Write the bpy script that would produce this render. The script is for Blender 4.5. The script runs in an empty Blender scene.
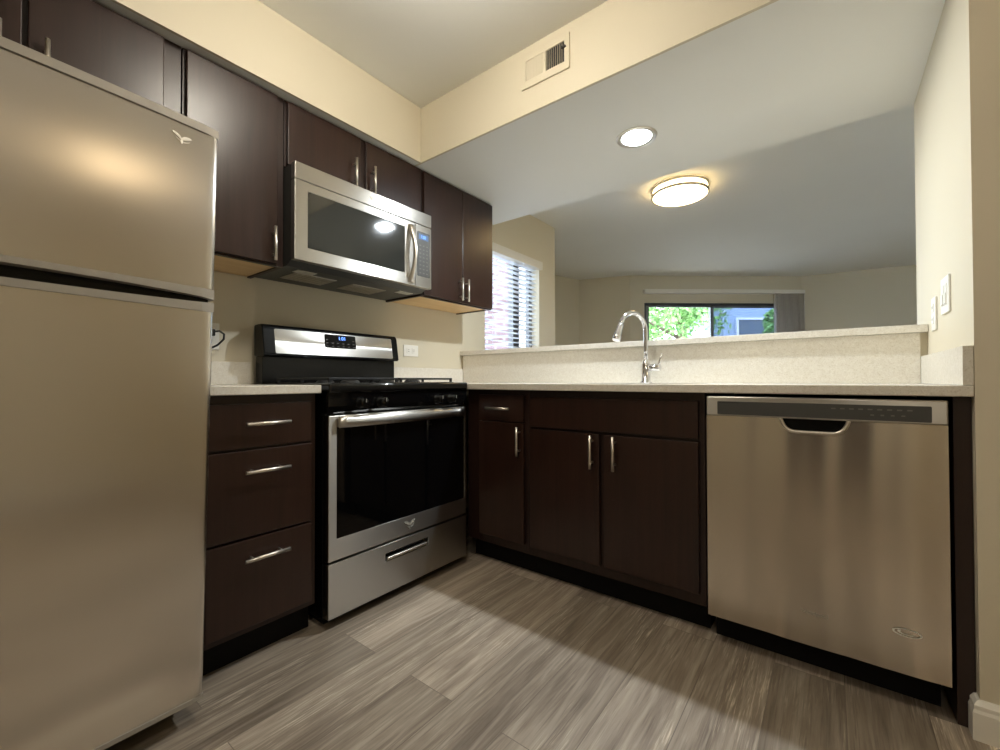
import bpy, bmesh, math, random
from mathutils import Vector, Matrix
random.seed(7)
S = bpy.context.scene
COL = S.collection
PI = math.pi

# ------------------------------------------------------------------ camera
cd = bpy.data.cameras.new('camera'); cam = bpy.data.objects.new('camera', cd); COL.objects.link(cam)
cd.sensor_width = 36.0; cd.lens = 427.6 / 1000 * 36; cd.clip_start = .02; cd.clip_end = 200
def cam_axes(yaw, pit, roll):
    y, p, r = map(math.radians, (yaw, pit, roll))
    f = Vector((-math.sin(y) * math.cos(p), math.cos(y) * math.cos(p), math.sin(p)))
    rt = Vector((math.cos(y), math.sin(y), 0)); up = rt.cross(f)
    return rt * math.cos(r) + up * math.sin(r), up * math.cos(r) - rt * math.sin(r), f
_r, _u, _f = cam_axes(37.6841, .7275, -.1174)
cam.matrix_world = Matrix(((_r.x, _u.x, -_f.x, 2.134), (_r.y, _u.y, -_f.y, -1.6698), (_r.z, _u.z, -_f.z, .9266), (0, 0, 0, 1)))
S.camera = cam
# ------------------------------------------------------------------ world, exposure, light levels
S.view_settings.view_transform = 'Standard'; S.view_settings.look = 'None'
S.view_settings.exposure = 1.08; S.view_settings.gamma = 1.0; S.view_settings.use_curve_mapping = False
W = bpy.data.worlds.new('sky'); S.world = W; W.use_nodes = True
bg = W.node_tree.nodes['Background']; bg.inputs[0].default_value = (.72, .86, 1, 1); bg.inputs[1].default_value = 7.0
S.cycles.use_denoising = True
S.cycles.max_bounces = 10; S.cycles.diffuse_bounces = 8; S.cycles.glossy_bounces = 5
S.cycles.sample_clamp_indirect = 6.0; S.cycles.caustics_reflective = False; S.cycles.caustics_refractive = False
KITCHEN_LAMP = 24.0; DINING_LAMP = 6.0; DOWNLIGHT = 1700.0; HALL_FILL = 6.0; BACK_FILL = 18.0  # the hall and back levels drive added fill lights out of frame
KITCHEN_TINT = (1, .925, .79); DINING_TINT = (1, .72, .34); DOWN_TINT = (.86, .94, 1.0)

# ------------------------------------------------------------------ materials
def lin(c):
    return tuple(((v / 255) / 12.92 if v / 255 <= .04045 else ((v / 255 + .055) / 1.055) ** 2.4) for v in c)
class NT:
    def __init__(s, name):
        s.m = bpy.data.materials.new(name); s.m.use_nodes = True
        s.t = s.m.node_tree; s.b = s.t.nodes['Principled BSDF']; s.out = s.t.nodes['Material Output']
    def n(s, typ, **kw):
        nd = s.t.nodes.new(typ)
        for k, v in kw.items():
            if k.startswith('i_'):
                key = k[2:]; key = int(key) if key.isdigit() else key.replace('_', ' ')
                nd.inputs[key].default_value = v
            else: setattr(nd, k, v)
        return nd
    def l(s, a, b): s.t.links.new(a, b)
    def coord(s, scale=(1, 1, 1), rot=(0, 0, 0)):
        tc = s.n('ShaderNodeTexCoord'); mp = s.n('ShaderNodeMapping')
        mp.inputs['Scale'].default_value = scale; mp.inputs['Rotation'].default_value = rot
        s.l(tc.outputs['Object'], mp.inputs['Vector']); return mp.outputs['Vector']
    def noise(s, vec, scale, detail=4, rough=.5, dist=0):
        nd = s.n('ShaderNodeTexNoise'); nd.inputs['Scale'].default_value = scale; nd.inputs['Detail'].default_value = detail
        nd.inputs['Roughness'].default_value = rough; nd.inputs['Distortion'].default_value = dist
        s.l(vec, nd.inputs['Vector']); return nd.outputs['Fac']
    def ramp(s, fac, stops):
        r = s.n('ShaderNodeValToRGB'); e = r.color_ramp.elements
        while len(e) < len(stops): e.new(.5)
        for q, (p, c) in zip(e, stops): q.position = p; q.color = (*c, 1) if len(c) == 3 else c
        s.l(fac, r.inputs[0]); return r.outputs[0]
    def maprange(s, fac, a, b, c, d):
        r = s.n('ShaderNodeMapRange'); s.l(fac, r.inputs[0])
        for i, v in zip((1, 2, 3, 4), (a, b, c, d)): r.inputs[i].default_value = v
        return r.outputs[0]
    def mix(s, fac, a, b, mode='MIX'):
        r = s.n('ShaderNodeMix', data_type='RGBA', blend_type=mode)
        for val, i in ((fac, 0), (a, 6), (b, 7)):
            if hasattr(val, 'links'): s.l(val, r.inputs[i])
            elif i == 0: r.inputs[0].default_value = val
            else: r.inputs[i].default_value = (*val, 1)
        return r.outputs[2]
    def bump(s, h, strength=.1, dist=.002):
        b = s.n('ShaderNodeBump'); b.inputs['Strength'].default_value = strength; b.inputs['Distance'].default_value = dist
        s.l(h, b.inputs['Height']); s.l(b.outputs[0], s.b.inputs['Normal'])

def paint(name, rgb, rough=.6, bumpy=.05):
    m = NT(name); v = m.coord()
    m.l(m.mix(m.noise(v, 1.3, 2), [c * .96 for c in lin(rgb)], [min(1, c * 1.03) for c in lin(rgb)]), m.b.inputs['Base Color'])
    m.b.inputs['Roughness'].default_value = rough
    m.bump(m.noise(v, 260, 2), bumpy, .001); return m.m
def plain(name, rgb, rough=.4, metal=0, spec=.5, coat=0, nscale=180, nb=.02):
    m = NT(name); m.b.inputs['Base Color'].default_value = (*lin(rgb), 1)
    m.b.inputs['Roughness'].default_value = rough; m.b.inputs['Metallic'].default_value = metal
    m.b.inputs['Specular IOR Level'].default_value = spec; m.b.inputs['Coat Weight'].default_value = coat
    v = m.coord(); m.bump(m.noise(v, nscale, 2), nb, .0005); return m.m
def steel(name, rgb, rough, along, aniso=.6, rot=0.0, var=.02, smudge=.02, wave=0):
    m = NT(name); m.b.inputs['Metallic'].default_value = 1
    sc = {'h': (6, 6, 900), 'v': (900, 900, 6)}[along]
    n1 = m.noise(m.coord(sc), 1, 2); n2 = m.noise(m.coord((1, 1, .6)), 2.0, 2, .5, .5)
    c = lin(rgb)
    m.l(m.mix(n1, [q * (1 - var) for q in c], [min(1, q * (1 + var)) for q in c]), m.b.inputs['Base Color'])
    m.l(m.maprange(n2, 0, 1, rough - 2 * smudge, rough + 2 * smudge), m.b.inputs['Roughness'])
    m.b.inputs['Anisotropic'].default_value = aniso; m.b.inputs['Anisotropic Rotation'].default_value = rot
    tg = m.n('ShaderNodeTangent', direction_type='RADIAL', axis='Z'); m.l(tg.outputs[0], m.b.inputs['Tangent'])
    if wave: m.bump(m.noise(m.coord((1.6, 1.6, .8)), 2.0, 1), 1, .004 * wave)
    return m.m
def emit(name, rgb, strength, base=(240, 238, 230)):
    m = NT(name); m.b.inputs['Base Color'].default_value = (*lin(base), 1)
    m.b.inputs['Emission Color'].default_value = (*rgb, 1); m.b.inputs['Emission Strength'].default_value = strength
    m.b.inputs['Roughness'].default_value = .4; return m.m
def cabinet_wood(name, a, b, rough=.33, axis='z'):
    m = NT(name); sc = {'z': (34, 34, 1.6), 'y': (34, 1.6, 34), 'x': (1.6, 34, 34)}[axis]
    v = m.coord(sc); n1 = m.noise(v, 1, 6, .6, .6); n2 = m.noise(m.coord((1, 1, 1)), 3.5, 3)
    c = m.ramp(n1, [(.3, lin(a)), (.72, lin(b))])
    m.l(m.mix(.25, c, m.ramp(n2, [(.35, lin(a)), (.7, lin(b))])), m.b.inputs['Base Color'])
    m.l(m.maprange(n1, .2, .8, rough - .03, rough + .05), m.b.inputs['Roughness'])
    m.b.inputs['Specular IOR Level'].default_value = .25
    m.b.inputs['Coat Weight'].default_value = .40; m.b.inputs['Coat Roughness'].default_value = .27
    m.bump(n1, .03, .0004); return m.m
def quartz(name):
    m = NT(name); v = m.coord()
    c = m.ramp(m.noise(v, 210, 3, .7), [(.33, lin((188, 178, 158))), (.44, lin((216, 210, 198))), (.62, lin((222, 217, 206))), (.72, lin((241, 238, 230)))])
    c2 = m.ramp(m.noise(v, 60, 4, .7), [(.40, lin((210, 203, 190))), (.6, lin((225, 221, 211)))])
    m.l(m.mix(.4, c, c2), m.b.inputs['Base Color']); m.b.inputs['Roughness'].default_value = .22; return m.m
def plank_floor():
    m = NT('vinyl_plank_floor'); v = m.coord((1, 1, 1), (0, 0, PI / 2))
    br = m.n('ShaderNodeTexBrick'); br.offset = .37; br.offset_frequency = 2; br.squash = 1
    br.inputs['Color1'].default_value = (0, 0, 0, 1); br.inputs['Color2'].default_value = (1, 1, 1, 1); br.inputs['Mortar'].default_value = (.5, .5, .5, 1)
    br.inputs['Scale'].default_value = 1; br.inputs['Mortar Size'].default_value = .0012; br.inputs['Mortar Smooth'].default_value = .2
    br.inputs['Brick Width'].default_value = 1.22; br.inputs['Row Height'].default_value = .18; br.inputs['Bias'].default_value = 0
    m.l(v, br.inputs['Vector'])
    # every plank shifts the grain by its own random amount
    sh = m.n('ShaderNodeVectorMath', operation='MULTIPLY'); m.l(br.outputs['Color'], sh.inputs[0]); sh.inputs[1].default_value = (7.3, 5.1, 3.7)
    tc = m.n('ShaderNodeTexCoord'); ad = m.n('ShaderNodeVectorMath', operation='ADD'); m.l(tc.outputs['Object'], ad.inputs[0]); m.l(sh.outputs[0], ad.inputs[1])
    def stretch(s):
        mp = m.n('ShaderNodeMapping'); mp.inputs['Scale'].default_value = s; m.l(ad.outputs[0], mp.inputs['Vector']); return mp.outputs[0]
    fine = m.noise(stretch((120, 5, 1)), 1, 5, .65)
    broad = m.noise(stretch((8, .8, 1)), 1, 6, .58, 1.8)
    cath = m.n('ShaderNodeTexWave', wave_type='BANDS', bands_direction='X', wave_profile='SIN')
    cath.inputs['Scale'].default_value = 5; cath.inputs['Distortion'].default_value = 9; cath.inputs['Detail'].default_value = 3
    cath.inputs['Detail Scale'].default_value = 1.1; cath.inputs['Detail Roughness'].default_value = .6
    m.l(stretch((1.0, .16, 1)), cath.inputs['Vector'])
    base = m.ramp(broad, [(.28, lin((92, 80, 69))), (.48, lin((138, 126, 112))), (.70, lin((178, 167, 152)))])
    base = m.mix(.30, base, m.ramp(fine, [(.3, lin((84, 73, 63))), (.5, lin((144, 132, 119))), (.72, lin((190, 181, 168)))]))
    base = m.mix(m.maprange(cath.outputs['Fac'], .88, 1, 0, .22), base, lin((203, 192, 176)))
    cer = m.noise(stretch((210, 8, 1)), 1, 3, .7); cm = m.noise(stretch((7, 2.0, 1)), 1, 3, .6)
    cf = m.n('ShaderNodeMath', operation='MULTIPLY'); m.l(m.maprange(cer, .52, .68, 0, 1), cf.inputs[0]); m.l(m.maprange(cm, .48, .64, 0, .85), cf.inputs[1])
    base = m.mix(cf.outputs[0], base, lin((214, 203, 186)))
    dk = m.noise(stretch((150, 4, 1)), 1.3, 2, .6); base = m.mix(m.maprange(dk, .56, .72, 0, .4), base, lin((78, 66, 54)))
    tone = m.ramp(br.outputs['Color'], [(0, (.74, .72, .69)), (.5, (1.08, 1.06, 1.03)), (1, (1.38, 1.36, 1.33))])
    base = m.mix(1.0, base, tone, 'MULTIPLY')
    base = m.mix(m.maprange(br.outputs['Fac'], 0, 1, 0, .55), base, lin((62, 52, 43)))
    m.l(base, m.b.inputs['Base Color'])
    m.l(m.maprange(fine, .2, .8, .36, .52), m.b.inputs['Roughness'])
    m.bump(fine, .12, .0008); return m.m
def glassy(name, tint=(1, 1, 1), base=.06):
    m = NT(name); m.t.nodes.remove(m.b)
    tr = m.n('ShaderNodeBsdfTransparent'); tr.inputs[0].default_value = (*tint, 1)
    gl = m.n('ShaderNodeBsdfGlossy'); gl.inputs['Roughness'].default_value = .02
    fr = m.n('ShaderNodeLayerWeight'); fr.inputs[0].default_value = .12
    mx = m.n('ShaderNodeMixShader'); m.l(m.maprange(fr.outputs['Facing'], 0, 1, .03, .35), mx.inputs[0]); m.l(tr.outputs[0], mx.inputs[1]); m.l(gl.outputs[0], mx.inputs[2])
    m.l(mx.outputs[0], m.out.inputs[0]); return m.m
def brick_mat():
    m = NT('red_brick'); v = m.coord((1, 1, 1), (PI / 2, 0, PI / 2))
    tc = m.n('ShaderNodeTexCoord'); sp = m.n('ShaderNodeSeparateXYZ'); cb = m.n('ShaderNodeCombineXYZ')
    m.l(tc.outputs['Object'], sp.inputs[0]); m.l(sp.outputs['X'], cb.inputs['X']); m.l(sp.outputs['Z'], cb.inputs['Y'])
    br = m.n('ShaderNodeTexBrick'); m.l(cb.outputs[0], br.inputs['Vector'])
    br.inputs['Scale'].default_value = 1; br.inputs['Brick Width'].default_value = .22; br.inputs['Row Height'].default_value = .076
    br.inputs['Mortar Size'].default_value = .011; br.inputs['Color1'].default_value = (*lin((88, 62, 66)), 1)
    br.inputs['Color2'].default_value = (*lin((118, 98, 106)), 1); br.inputs['Mortar'].default_value = (*lin((140, 134, 140)), 1)
    m.l(br.outputs['Color'], m.b.inputs['Base Color']); m.b.inputs['Roughness'].default_value = .9; return m.m
def leafy(name, a, b):
    m = NT(name); v = m.coord(); m.l(m.ramp(m.noise(v, 9, 4), [(.35, lin(a)), (.65, lin(b))]), m.b.inputs['Base Color'])
    m.b.inputs['Roughness'].default_value = .6; return m.m

M = dict(
    wall=paint('beige_wall_paint', (212, 203, 181)), ceil=paint('ceiling_paint', (236, 236, 232), .8),
    trimw=paint('white_trim_paint', (232, 228, 218), .35, .01),
    floor=plank_floor(), wood=cabinet_wood('espresso_wood', (34, 19, 14), (52, 31, 23)),
    wood_dark=cabinet_wood('espresso_frame', (34, 21, 17), (50, 32, 26), .4), toe=plain('toe_kick_black', (9, 7, 7), .7, 0, .2),
    maple=cabinet_wood('maple_underside', (214, 176, 124), (232, 200, 150), .5, 'y'),
    quartz=quartz('speckled_quartz'),
    steel_h=steel('brushed_steel_horizontal', (190, 186, 179), .35, 'h', .85, .25, .02),
    steel_v=steel('brushed_steel_fridge', (222, 217, 210), .24, 'v', .75, .0, .01, .03),
    steel_d=steel('brushed_steel_dishwasher', (208, 198, 184), .22, 'v', .7, .25, .01, .02),
    nickel=plain('satin_nickel', (222, 215, 204), .36, 1), chrome=plain('chrome', (225, 225, 228), .07, 1),
    blackg=plain('black_gloss', (10, 10, 11), .08, 0, .5, 0, 30, .0), blackm=plain('black_enamel', (11, 11, 11), .25, 0, .25),
    blackr=plain('black_cast_iron', (18, 17, 17), .55), rubber=plain('black_rubber', (16, 16, 16), .6),
    greyp=plain('grey_plastic', (150, 143, 132), .45), darkp=plain('dark_grey_plastic', (66, 66, 64), .45), glassd=plain('smoked_glass', (40, 42, 40), .06, 0, .9, 0, 30, 0),
    ovenglass=plain('oven_glass', (6, 6, 7), .04, 0, .5, 0, 30, 0), white=plain('white_plastic', (235, 232, 224), .35), slot=plain('slot_dark', (40, 38, 36), .6),
    mark2=plain('dim_grey_printing', (104, 103, 98), .5), mark=plain('grey_printing', (170, 168, 160), .5), badge=plain('bright_badge', (238, 234, 222), .3, .3),
    glass=glassy('window_glass'), screen=glassy('insect_screen_mesh', (.42, .45, .50)), frame_d=plain('dark_bronze_frame', (58, 58, 62), .4), frame_g=plain('grey_door_frame', (120, 122, 128), .4),
    blind=plain('white_blind_vinyl', (226, 230, 236), .45), vane=plain('fabric_vane', (202, 196, 188), .7),
    brick=brick_mat(), leaf=leafy('tree_leaves', (60, 110, 48), (150, 190, 110)), leaf2=leafy('tree_leaves_pale', (96, 140, 70), (190, 215, 150)), bark=plain('bark', (98, 84, 70), .9),
    ground=paint('concrete_paving', (150, 148, 144), .9), siding=paint('blue_grey_siding', (150, 166, 190), .8), siding_w=paint('pale_siding', (216, 216, 222), .8), dark_win=plain('dark_window', (70, 84, 100), .1),
    lamp_k=emit('kitchen_lamp_glow', KITCHEN_TINT, KITCHEN_LAMP), fill_b=emit('back_fill_glow', KITCHEN_TINT, BACK_FILL), fill_h=emit('hall_fill_glow', (1, .76, .46), HALL_FILL), lamp_d=emit('dining_lamp_glow', DINING_TINT, DINING_LAMP), lamp_r=emit('downlight_glow', DOWN_TINT, DOWNLIGHT), lamp_ro=emit('downlight_rim_glow', DOWN_TINT, 30),
    blue=emit('blue_digits', (.12, .3, 1), 1.6, (10, 20, 60)), blue2=emit('blue_display', (.08, .22, .45), .35, (10, 20, 60)), lens=plain('lamp_lens', (205, 205, 198), .3))

# ------------------------------------------------------------------ mesh helpers
class B:
    """collects shapes in world coordinates; links them as ONE mesh object"""
    def __init__(s): s.bm = bmesh.new(); s.mi = 0; s.sm = False
    def _fin(s, verts, faces):
        for f in faces: f.material_index = s.mi; f.smooth = s.sm
    def box(s, x0, x1, y0, y1, z0, z1, bev=0, seg=2, only=None):
        r = bmesh.ops.create_cube(s.bm, size=1); vs = r['verts']
        for v in vs: v.co = Vector(((x0 + x1) / 2 + v.co.x * (x1 - x0), (y0 + y1) / 2 + v.co.y * (y1 - y0), (z0 + z1) / 2 + v.co.z * (z1 - z0)))
        fs = set(f for v in vs for f in v.link_faces); s._fin(vs, fs)
        if bev > 0:
            es = list(set(e for v in vs for e in v.link_edges))
            if only: es = [e for e in es if only(e)]
            rr = bmesh.ops.bevel(s.bm, geom=es, offset=bev, segments=seg, affect='EDGES', profile=.5)
            for f in rr['faces']: f.material_index = s.mi; f.smooth = seg > 2
        return s
    def cyl(s, a, b, r, r2=None, n=20, smooth=True):
        a, b = Vector(a), Vector(b); d = b - a; r2 = r if r2 is None else r2
        q = d.to_track_quat('Z', 'Y').to_matrix(); A = []; Bv = []
        for i in range(n):
            t = 2 * PI * i / n; o = q @ Vector((math.cos(t), math.sin(t), 0))
            A.append(s.bm.verts.new(a + o * r)); Bv.append(s.bm.verts.new(b + o * r2))
        for i in range(n):
            f = s.bm.faces.new((A[i], A[(i + 1) % n], Bv[(i + 1) % n], Bv[i])); f.material_index = s.mi; f.smooth = smooth
        for f in (s.bm.faces.new(A[::-1]), s.bm.faces.new(Bv)): f.material_index = s.mi
        return s
    def frame(s, x0, x1, y0, y1, z0, z1, hy0, hy1, hz0, hz1, bev=.002):
        V = lambda x, a, c, e, g_: [s.bm.verts.new(v) for v in ((x, a, e), (x, c, e), (x, c, g_), (x, a, g_))]
        O0, O1, I0, I1 = V(x0, y0, y1, z0, z1), V(x1, y0, y1, z0, z1), V(x0, hy0, hy1, hz0, hz1), V(x1, hy0, hy1, hz0, hz1); fs = []
        for i in range(4):
            j = (i + 1) % 4
            for q in ((O1[i], O1[j], I1[j], I1[i]), (O0[j], O0[i], I0[i], I0[j]), (O0[i], O0[j], O1[j], O1[i]), (I1[i], I1[j], I0[j], I0[i])): fs.append(s.bm.faces.new(q))
        bmesh.ops.recalc_face_normals(s.bm, faces=fs)
        es = set(e for f in fs for e in f.edges if e.calc_face_angle(0) > .5)
        bmesh.ops.bevel(s.bm, geom=list(es), offset=bev, segments=2, affect='EDGES', profile=.5)
        return s
    def tube(s, pts, rad, n=14, caps=True):
        pts = [Vector(p) for p in pts]; rad = rad if isinstance(rad, (list, tuple)) else [rad] * len(pts)
        rings = []; up = None
        for i, p in enumerate(pts):
            d = (pts[min(i + 1, len(pts) - 1)] - pts[max(i - 1, 0)]).normalized()
            if up is None: up = Vector((0, 0, 1)) if abs(d.z) < .9 else Vector((1, 0, 0))
            u = (up - d * up.dot(d)).normalized(); w = d.cross(u); up = u
            rings.append([s.bm.verts.new(p + (u * math.cos(2 * PI * k / n) + w * math.sin(2 * PI * k / n)) * rad[i]) for k in range(n)])
        for a, b in zip(rings, rings[1:]):
            for k in range(n):
                f = s.bm.faces.new((a[k], a[(k + 1) % n], b[(k + 1) % n], b[k])); f.smooth = True; f.material_index = s.mi
        if caps:
            for f in (s.bm.faces.new(rings[0][::-1]), s.bm.faces.new(rings[-1])): f.material_index = s.mi
        return s
    def lathe(s, prof, c, n=48, axis='Z'):
        rings = []
        for r, h in prof:
            ring = []
            for k in range(n):
                t = 2 * PI * k / n; a, b = r * math.cos(t), r * math.sin(t)
                p = {'Z': (a, b, h), 'X': (h, a, b), 'Y': (b, h, a)}[axis]
                ring.append(s.bm.verts.new(Vector(c) + Vector(p)))
            rings.append(ring)
        for a, b in zip(rings, rings[1:]):
            for k in range(n):
                f = s.bm.faces.new((a[k], a[(k + 1) % n], b[(k + 1) % n], b[k])); f.smooth = True; f.material_index = s.mi
        return s
    def prism(s, poly, axis, a, b):
        """poly: 2D outline; axis: extrusion axis; the other two axes in order"""
        def P(u, v, w): return {'x': (w, u, v), 'y': (u, w, v), 'z': (u, v, w)}[axis]
        A = [s.bm.verts.new(P(u, v, a)) for u, v in poly]; Bv = [s.bm.verts.new(P(u, v, b)) for u, v in poly]; n = len(poly)
        fs = [s.bm.faces.new(A[::-1]), s.bm.faces.new(Bv)]
        for i in range(n): fs.append(s.bm.faces.new((A[i], A[(i + 1) % n], Bv[(i + 1) % n], Bv[i])))
        for f in fs: f.material_index = s.mi
        return s
    def done(s, name, mats, parent=None, rt=None):
        bmesh.ops.recalc_face_normals(s.bm, faces=s.bm.faces)
        me = bpy.data.meshes.new(name); o = None
        root = parent
        while root is not None and root.parent is not None: root = root.parent
        if root is not None: loc = root.location
        else: loc = None
        if loc is not None: bmesh.ops.translate(s.bm, verts=s.bm.verts, vec=-Vector(loc))
        s.bm.to_mesh(me); s.bm.free()
        for m in (mats if isinstance(mats, (list, tuple)) else [mats]): me.materials.append(m)
        o = bpy.data.objects.new(name, me); COL.objects.link(o)
        if parent is not None: o.parent = parent
        return o
def thing(name, label, cat, loc, group=None):
    o = bpy.data.objects.new(name, None); COL.objects.link(o); o.location = loc; o.empty_display_size = .1
    o['label'] = label; o['category'] = cat
    if group: o['group'] = group
    return o
def tag(o, label, cat, group=None):
    o['label'] = label; o['category'] = cat
    if group: o['group'] = group
    return o
def struct(o): o['kind'] = 'structure'; return o
def text_bm(b, txt, size, place, depth=.0004):
    """adds lettering to builder b; place maps (u, v, w) -> world"""
    c = bpy.data.curves.new('lettering', 'FONT'); c.body = txt; c.size = size; c.align_x = 'CENTER'; c.align_y = 'CENTER'; c.extrude = depth
    o = bpy.data.objects.new('lettering', c); COL.objects.link(o)
    me = bpy.data.meshes.new_from_object(o.evaluated_get(bpy.context.evaluated_depsgraph_get()))
    vs = [b.bm.verts.new(place(*v.co)) for v in me.vertices]
    for p in me.polygons:
        try: f = b.bm.faces.new([vs[i] for i in p.vertices]); f.material_index = b.mi
        except ValueError: pass
    bpy.data.objects.remove(o); bpy.data.curves.remove(c); bpy.data.meshes.remove(me)
def rrect(u0, u1, v0, v1, r, n=5):
    P = []
    for cu, cv, a0 in ((u1 - r, v1 - r, 0), (u0 + r, v1 - r, 90), (u0 + r, v0 + r, 180), (u1 - r, v0 + r, 270)):
        for k in range(n + 1):
            a = math.radians(a0 + 90 * k / n); P.append((cu + r * math.cos(a), cv + r * math.sin(a)))
    return P
def swoosh(b, cu, cv, w, place, d=.0015):
    """raised swirl emblem: two leaf strokes meeting over a short tail, half ringed by a thin arc"""
    def stroke(P, th):
        n = 12; L = []; Rr = []
        for k in range(n + 1):
            t = k / n; a = 1 - t; p = [a * a * P[0][i] + 2 * a * t * P[1][i] + t * t * P[2][i] for i in (0, 1)]
            q = [2 * a * (P[1][i] - P[0][i]) + 2 * t * (P[2][i] - P[1][i]) for i in (0, 1)]; m = math.hypot(*q) or 1
            h = th * (math.sin(PI * t) ** .7 * .5 + .03)
            L.append((cu + w * (p[0] - q[1] / m * h), cv + w * (p[1] + q[0] / m * h))); Rr.append((cu + w * (p[0] + q[1] / m * h), cv + w * (p[1] - q[0] / m * h)))
        slab_on(b, L + Rr[::-1], place, 0, d)
    stroke([(-.5, .26), (-.25, .26), (.02, -.06)], .17)
    stroke([(-.04, -.10), (.16, .26), (.5, .30)], .20)
    stroke([(-.02, -.02), (.02, -.2), (-.04, -.36)], .13)
    stroke([(-.34, .02), (.05, -.42), (.40, .06)], .07)
def slab_on(b, outline, place, o0, o1):
    A = [b.bm.verts.new(place(u, v, o0)) for u, v in outline]; Bv = [b.bm.verts.new(place(u, v, o1)) for u, v in outline]; n = len(outline)
    fs = [b.bm.faces.new(A[::-1]), b.bm.faces.new(Bv)] + [b.bm.faces.new((A[i], A[(i + 1) % n], Bv[(i + 1) % n], Bv[i])) for i in range(n)]
    for f in fs: f.material_index = b.mi

# ------------------------------------------------------------------ room shell
XW, WY = 2.432, -.03                    # right partition: face and its free corner
BEAM0, BEAM1, SZ = -.092, .885, 2.12   # dropped ceiling over the sink run
KC, LC = 2.42, 2.425
RB = -3.6; RR = 4.4
LIV = [(0, 1.98), (-1.40, 1.98), (-.82, 4.087), (-.119, 4.292), (1.812, 5.883), (2.955, 6.03), (4.9, 6.28)]
b = B(); b.box(-1.6, 5.2, RB, 6.6, -.05, 0); struct(b.done('floor', M['floor']))
b = B(); b.box(-.2, RR + .15, RB - .15, BEAM0, KC, KC + .1); struct(b.done('ceiling', M['ceil']))
b = B(); b.box(0, 5.2, BEAM1 + .001, 6.7, LC, LC + .12); b.box(-1.9, 0, 1.85, 6.7, LC, LC + .12); struct(b.done('ceiling_living', M['ceil']))
b = B(); b.mi = 1; b.box(0, RR, BEAM0, BEAM0 + .012, SZ, KC)
b.mi = 0; b.box(0, RR, BEAM0 + .012, BEAM1, SZ, KC + .05)
struct(b.done('ceiling_beam', [M['ceil'], M['wall']]))
b = B(); b.mi = 1; b.box(.360, .372, RB, BEAM0 - .001, SZ, KC - .001)
b.mi = 0; b.box(0, .360, RB, BEAM0 - .001, SZ, KC - .001); struct(b.done('ceiling_soffit', [M['ceil'], M['wall']]))
# left wall with the window opening
WY0, WY1, WZ0, WZ1 = .90, 1.69, 1.06, 2.02
b = B(); b.box(-.15, 0, RB, WY0, 0, 2.5); b.box(-.15, 0, WY1, 1.98, 0, 2.5); b.box(-.15, 0, WY0, WY1, 0, WZ0); b.box(-.15, 0, WY0, WY1, WZ1, 2.5)
struct(b.done('wall_left', M['wall']))
b = B(); b.box(-.15, RR + .15, RB - .15, RB, 0, 2.5); struct(b.done('wall_back', M['wall']))
b = B(); b.box(RR, RR + .15, RB, WY, 0, 2.5); struct(b.done('wall_hall', M['wall']))
b = B(); b.box(XW, RR + .15, WY, BEAM1, 0, 2.5); struct(b.done('wall_right', M['wall']))
b = B(); b.box(4.9, 5.05, BEAM1, 6.5, 0, 2.6); struct(b.done('wall_living_right', M['wall']))
b = B(); b.box(0, XW, .645, .79, 0, 1.108); struct(b.done('wall_half', M['wall']))
# living room outline
DOOR_A, DOOR_B, DOOR_H = .205, 2.42, 2.035
def seg_wall(name, p, q, holes=(), th=.14, ext=.0):
    p, q = Vector((*p, 0)), Vector((*q, 0)); d = (q - p); L = d.length; d.normalize(); nrm = Vector((-d.y, d.x, 0))   # outward (left of travel)
    b = B()
    def slab(a0, a1, z0, z1):
        c = [p + d * a0, p + d * a1, p + d * a1 + nrm * th, p + d * a0 + nrm * th]
        b.prism([(v.x, v.y) for v in c], 'z', z0, z1)
    if holes:
        a0, a1, h = holes; slab(-ext, a0, 0, 2.5); slab(a1, L + ext, 0, 2.5); slab(a0, a1, h, 2.5)
    else: slab(-ext, L + ext, 0, 2.5)
    struct(b.done(name, M['wall'])); return p, d, nrm
names = ['wall_jog', 'wall_alcove', 'wall_far_left', 'wall_far', 'wall_far_right', 'wall_far_corner']
# outward is on the left when walking clockwise seen from above with the room on the right
for i, nm in enumerate(names):
    p, q = LIV[i], LIV[i + 1]
    if nm == 'wall_jog': b = B(); b.box(-1.55, -.15, 1.84, 1.98, 0, 2.5); struct(b.done(nm, M['wall'])); continue
    r = seg_wall(nm, p, q, (DOOR_A, DOOR_B, DOOR_H) if nm == 'wall_far' else ())
    if nm == 'wall_far': FP, FD, FN = r
# baseboards
def base_profile(b, p, q, out):
    p, q, out = Vector((*p, 0)), Vector((*q, 0)), Vector((*out, 0))
    prof = [(0, 0), (.016, 0), (.016, .070), (.013, .078), (.013, .088), (.006, .098), (0, .100)]
    A = [b.bm.verts.new(p + out * u + Vector((0, 0, v))) for u, v in prof]; Bv = [b.bm.verts.new(q + out * u + Vector((0, 0, v))) for u, v in prof]
    n = len(prof)
    for i in range(n): b.bm.faces.new((A[i], A[(i + 1) % n], Bv[(i + 1) % n], Bv[i]))
    b.bm.faces.new(A[::-1]); b.bm.faces.new(Bv)
b = B(); prof = [(0, 0), (.016, 0), (.016, .070), (.013, .078), (.013, .088), (.006, .098), (0, .100)]
rows = [[b.bm.verts.new(v) for v in q] for q in ([(XW - u, .075, z) for u, z in prof], [(XW - u, WY - u, z) for u, z in prof], [(RR, WY - u, z) for u, z in prof])]
for p, q in zip(rows, rows[1:]):
    for i in range(7): b.bm.faces.new((p[i], p[(i + 1) % 7], q[(i + 1) % 7], q[i]))
b.bm.faces.new(rows[0][::-1]); b.bm.faces.new(rows[-1])
struct(b.done('baseboard_right', M['trimw']))
b = B(); base_profile(b, (RR, WY), (RR, RB), (-1, 0)); struct(b.done('baseboard_hall', M['trimw']))
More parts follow.
